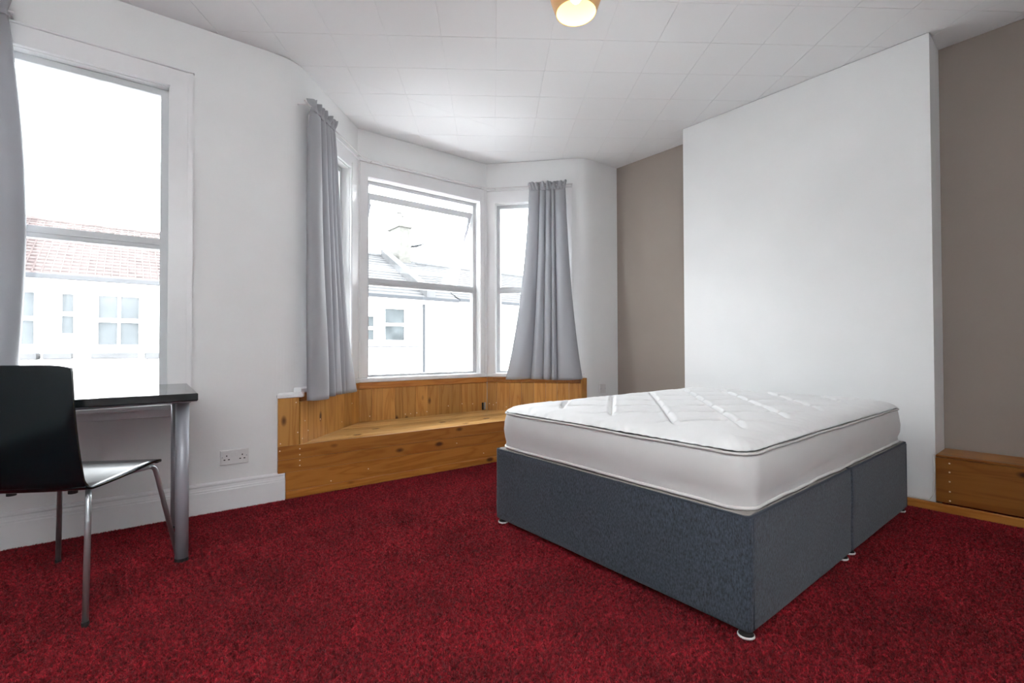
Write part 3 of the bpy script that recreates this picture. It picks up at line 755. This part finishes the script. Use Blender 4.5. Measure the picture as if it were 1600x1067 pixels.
back_prof = [bend[4], bend[5], bend[6], bend[7], bend[8]]+[(y8-.048*t-.010*math.sin(math.pi*t), z8+.402*t) for t in (.1, .2, .32, .45, .58, .7, .8, .88, .94, .98, 1.0)]
shell(seat_prof, lambda k: .198+.004*math.sin(math.pi*k)-(.022*max(0, (k-.88)/.12)**2), 'seat')
shell(back_prof, lambda k: .198-.008*k-(.010*max(0, (k-.9)/.1)**2), 'backrest')
def bez(pts, r=.05, k=6):
    out = [Vector(pts[0])]
    for i in range(1, len(pts)-1):
        p = Vector(pts[i]); a = p+(Vector(pts[i-1])-p).normalized()*r; b = p+(Vector(pts[i+1])-p).normalized()*r
        out += [a*(1-t)**2+p*2*t*(1-t)+b*t*t for t in [q/k for q in range(k+1)]]
    out.append(Vector(pts[-1])); return out
rt = .0095
for s in (-1, 1):
    for yt, yf, nm in ((.195, .272, 'f'), (-.165, -.272, 'b')):
        mb = MB()
        if nm == 'f': P = bez([(s*.10, .02, .424), (s*.165, .155, .428), (s*.185, .200, .430), (s*.243, yf, .006)], .028)
        else: P = bez([(s*.10, -.02, .424), (s*.155, -.135, .424), (s*.190, -.185, .420), (s*.243, yf, .006)], .028)
        mb.tube(P, rt, 14); leg = mb.build('leg', m_chrome, ch, smooth=True)
        mb = MB(); mb.tube([(s*.2435, yf+.0003, -.001), (s*.2425, yf, .016)], .0112, 14); mb.build('foot_cap', m_rubber, leg)
mb = MB(); mb.box(-.11, .11, -.03, .03, .4145, .4330, .003); mb.build('mounting_plate', m_rubber, ch)
for s in (-1, 1):
    mb = MB(); mb.lathe([(0, .412), (.014, .412), (.014, .432), (0, .432)], (s*.10, -.13, 0), 12); mb.build('stacking_bumper', m_rubber, ch)

# ------------------------------------------------------------------ pendant lamp
lx, ly, lz = 1.357, 1.259, 2.25
lp = empty('pendant_lamp', (lx, ly, lz), label='copper pendant lamp with a lit bulb hanging from the ceiling', cat='lamp')
rr = .079
mb = MB(); sp = [(rr, 0), (rr*1.24, .055), (rr*1.38, .11), (rr*1.28, .16), (rr*.95, .21), (rr*.5, .245), (.022, .26)]
mb.lathe(sp, (0, 0, 0), 48); shade = mb.build('shade', m_copper, lp, smooth=True)
mb = MB(); mb.lathe([(a-.003 if a > .03 else a, z+.0015) for a, z in sp], (0, 0, 0), 48); mb.lathe([(rr, .0), (rr-.003, .0015)], (0, 0, 0), 48); mb.build('shade_lining', m_inner, lp, smooth=True)
mb = MB(); mb.lathe([(0, .045), (.014, .046), (.021, .055), (.023, .07), (.023, .13), (.018, .15), (.014, .17), (0, .17)], (0, 0, 0), 24); mb.build('bulb', m_bulb, lp, smooth=True)
mb = MB(); mb.lathe([(0, .168), (.018, .168), (.022, .20), (.022, .262), (.012, .29), (0, .29)], (0, 0, 0), 20); mb.build('lamp_holder', m_plastic, lp, smooth=True)
mb = MB(); mb.tube([(0, 0, .285), (0, 0, C-lz-.02)], .0035, 8); mb.build('cord', m_cable, lp, smooth=True)
mb = MB(); mb.lathe([(0, C-lz-.0005), (.045, C-lz-.0005), (.045, C-lz-.012), (.02, C-lz-.03), (0, C-lz-.03)], (0, 0, 0), 28); mb.build('ceiling_rose', m_plastic, lp, smooth=True)
pl = D.lights.new('bulb_light', 'POINT'); pl.energy = .35; pl.color = (1, .80, .52); pl.shadow_soft_size = .02
po = D.objects.new('bulb_light', pl); COL.objects.link(po); po.location = (lx, ly, lz+.03)

# ------------------------------------------------------------------ the street outside
m_render = mat('white_painted_render', (.80, .79, .77), .8, var=.03, vscale=.6, bump=.1, bscale=8)
m_rtile = mat('red_clay_roof', (.066, .052, .050), .95, spec=.05, var=.25, vscale=5, bump=.1, bscale=20)
m_slate = mat('grey_slate_roof', (.063, .0635, .065), .95, spec=.05, var=.12, vscale=4, bump=.1, bscale=20)
m_gut = mat('grey_gutter', (.030, .032, .035), .8, spec=.1, bump=.05)
m_wdark = mat('curtained_window_glass', (.040, .045, .047), .7, spec=.05, var=.25, vscale=2.5, bump=.02)
m_wnet = mat('net_curtained_window_glass', (.058, .063, .066), .7, var=.15, vscale=2.5, spec=.05, bump=.02)
m_brick = mat('yellow_stock_brick', (.057, .0555, .049), .9, var=.25, vscale=9, bump=.2, bscale=30)
m_terra = mat('terracotta_pot', (.052, .05, .046), .8, bump=.1)
m_asph = mat('pale_asphalt', (.45, .45, .45), .9, var=.1, vscale=1, bump=.1)
MB().box(-45, 60, 4.4, 60, -3.25, -3.1).build('ground', m_asph, kind='structure', label='street surface between the terraces')
HY = 15.0
def house(label, x0, x1, eave, ridge, m_roof, wins, tilestep, ledges=(), pipe=None, string=None, party=None, chimney=None):
    r = empty('terraced_house', ((x0+x1)/2, HY, -3.1), label=label, cat='house'); b = r.location.copy()
    def hp(mb, nm, m, parent=None, **k):
        mb.V = [v-b for v in mb.V]; return mb.build(nm, m, parent or r, **k)
    mb = MB(); mb.box(x0, x1, HY, HY+7, -3.1, eave-.02); hp(mb, 'wall', m_render)
    # roof slope in overlapping courses, tiles narrower than a pixel are left to the courses' ribs
    yr = HY+3.6; n = int(round((yr-HY+.25)/tilestep)); mb = MB()
    for k in range(n):
        t0, t1 = k/n, (k+1)/n; ya = HY-.25+(yr-HY+.25)*t0; yb_ = HY-.25+(yr-HY+.25)*t1; za = eave+(ridge-eave)*t0; zb_ = eave+(ridge-eave)*t1
        mb.add([(x0, ya, za+.05), (x1, ya, za+.05), (x1, yb_, zb_+.01), (x0, yb_, zb_+.01), (x0, ya, za-.0), (x1, ya, za-.0)], [[0, 1, 2, 3], [4, 5, 1, 0]])
    mb.add([(x0, yr, ridge), (x1, yr, ridge), (x1, HY+7.3, eave), (x0, HY+7.3, eave)], [[0, 1, 2, 3]])
    hp(mb, 'roof', m_roof)
    mb = MB(); x = x0+.05
    while x < x1:
        if m_roof is m_rtile:
            d_ = .016; mb.add([(x, HY-.25, eave+.055), (x+d_, HY-.25, eave+.085), (x+2*d_, HY-.25, eave+.055), (x, yr, ridge+.03), (x+d_, yr, ridge+.06), (x+2*d_, yr, ridge+.03)], [[0, 1, 4, 3], [1, 2, 5, 4]])
        x += .15
    if mb.V: hp(mb, 'tile_ribs', m_roof, kind='stuff')
    mb = MB(); mb.tube([(x0, yr, ridge+.03), (x1, yr, ridge+.03)], .09, 8); hp(mb, 'ridge_tiles', m_roof)
    mb = MB(); mb.box(x0, x1, HY-.34, HY-.2, eave-.07, eave+.03, .01); hp(mb, 'gutter', m_gut)
    mb = MB(); mb.box(x0, x1, HY-.2, HY-.001, eave-.20, eave-.02); hp(mb, 'fascia', m_render)
    for (a, c, z0, z1, lights) in wins:
        mb = MB(); f = .05
        mb.box(a, c, HY-.03, HY+.02, z0, z1); wf_ = None
        pane = mb
        fr = MB(); fr.box(a-f, a, HY-.09, HY+.01, z0-f, z1+f); fr.box(c, c+f, HY-.09, HY+.01, z0-f, z1+f); fr.box(a, c, HY-.09, HY+.01, z1, z1+f); fr.box(a-f-.05, c+f+.05, HY-.14, HY+.01, z0-f-.05, z0)
        fr.box(a, c, HY-.08, HY+.01, (z0+z1)/2-.05, (z0+z1)/2+.05)
        for q in range(1, lights):
            xx = a+(c-a)*q/lights; fr.box(xx-.03, xx+.03, HY-.075, HY+.005, z0+.002, z1-.002)
        wf_ = hp(fr, 'window', m_render); hp(pane, 'pane', m_wnet if m_roof is m_rtile else m_wdark, wf_)
    for (a, c, z0, z1) in ledges:
        mb = MB(); mb.box(a, c, HY-.7, HY-.001, z0, z1, .02); hp(mb, 'bay_roof', m_slate)
        mb = MB(); mb.box(a+.05, c-.05, HY-.62, HY-.002, -3.1, z0-.001); hp(mb, 'ground_floor_bay', m_render)
    if pipe: mb = MB(); mb.tube([(pipe, HY-.08, -3.1), (pipe, HY-.08, eave-.05)], .05, 10); hp(mb, 'downpipe', m_gut)
    if string: mb = MB(); mb.box(x0, string[1], HY-.08, HY-.001, string[0]-.05, string[0]); hp(mb, 'string_course', m_slate)
    if party:
        mb = MB(); w = .17; x = party
        mb.add([(x-w, HY-.3, eave+.0), (x+w, HY-.3, eave+.0), (x+w, yr, ridge+.0), (x-w, yr, ridge+.0), (x-w, HY-.3, eave+.3), (x+w, HY-.3, eave+.3), (x+w, yr, ridge+.3), (x-w, yr, ridge+.3)],
               [[0, 1, 2, 3], [4, 5, 6, 7], [0, 1, 5, 4], [1, 2, 6, 5], [2, 3, 7, 6], [3, 0, 4, 7]])
        hp(mb, 'party_parapet', m_slate)
    if chimney:
        cx, cy, z1 = chimney
        mb = MB(); mb.box(cx-.27, cx+.27, cy-.5, cy+.5, ridge-.5, z1); mb.box(cx-.32, cx+.32, cy-.57, cy+.57, z1-.25, z1-.10, .02)
        cs = hp(mb, 'chimney', m_brick)
        for k, dx in enumerate((-.14, .14)):
            mb = MB(); mb.lathe([(0, z1), (.12, z1), (.10, z1+.35), (.13, z1+.40), (.08, z1+.42), (0, z1+.42)], (cx+dx, cy-.25+.4*k, 0), 12); hp(mb, 'chimney_pot', m_terra, cs)
    return r
house('white terraced house with a red tiled roof, seen through the left window', -14, 3.3, 2.60, 4.55, m_rtile,
      [(-.52, .24, 1.05, 2.22, 2), (-2.5, -1.6, 1.05, 2.22, 2), (-1.15, -.95, 1.3, 2.22, 1), (.75, 1.5, 1.05, 2.22, 2)], .22,
      ledges=((-2.3, -1.5, .72, .86), (-1.4, -.95, .72, .86), (-.62, .22, .72, .86), (.36, .62, .70, .86)))
h2 = house('white terraced house with a grey slate roof and chimney, seen through the open middle window', 3.32, 9.50, 2.70, 4.75, m_slate,
      [(6.70, 7.42, 1.22, 2.28, 1), (5.95, 6.32, 1.22, 2.0, 1)], .26, string=(1.02, 8.0), pipe=8.16, party=8.33, chimney=(9.02, 18.6, 6.25))
house('white terraced house with a grey slate roof, right of the downpipe and party wall', 9.52, 26, 2.74, 4.6, m_slate,
      [(10.4, 10.5, .3, 2.4, 1), (12.55, 13.3, 1.10, 2.28, 1), (16, 17, 1.1, 2.28, 2)], .26)
cb = h2.location.copy(); ad = MB(); ad.tube([(9.0, 18.5, 5.2), (9.95, 18.2, 5.45)], .03, 6)
for k in range(6): ad.tube([(9.2+k*.13, 18.2, 5.24+k*.03), (9.2+k*.13, 18.75, 5.24+k*.03)], .02, 5)
ad.V = [v-cb for v in ad.V]
ad.build('television_aerial', m_gut, h2, label='television aerial beside the chimney')
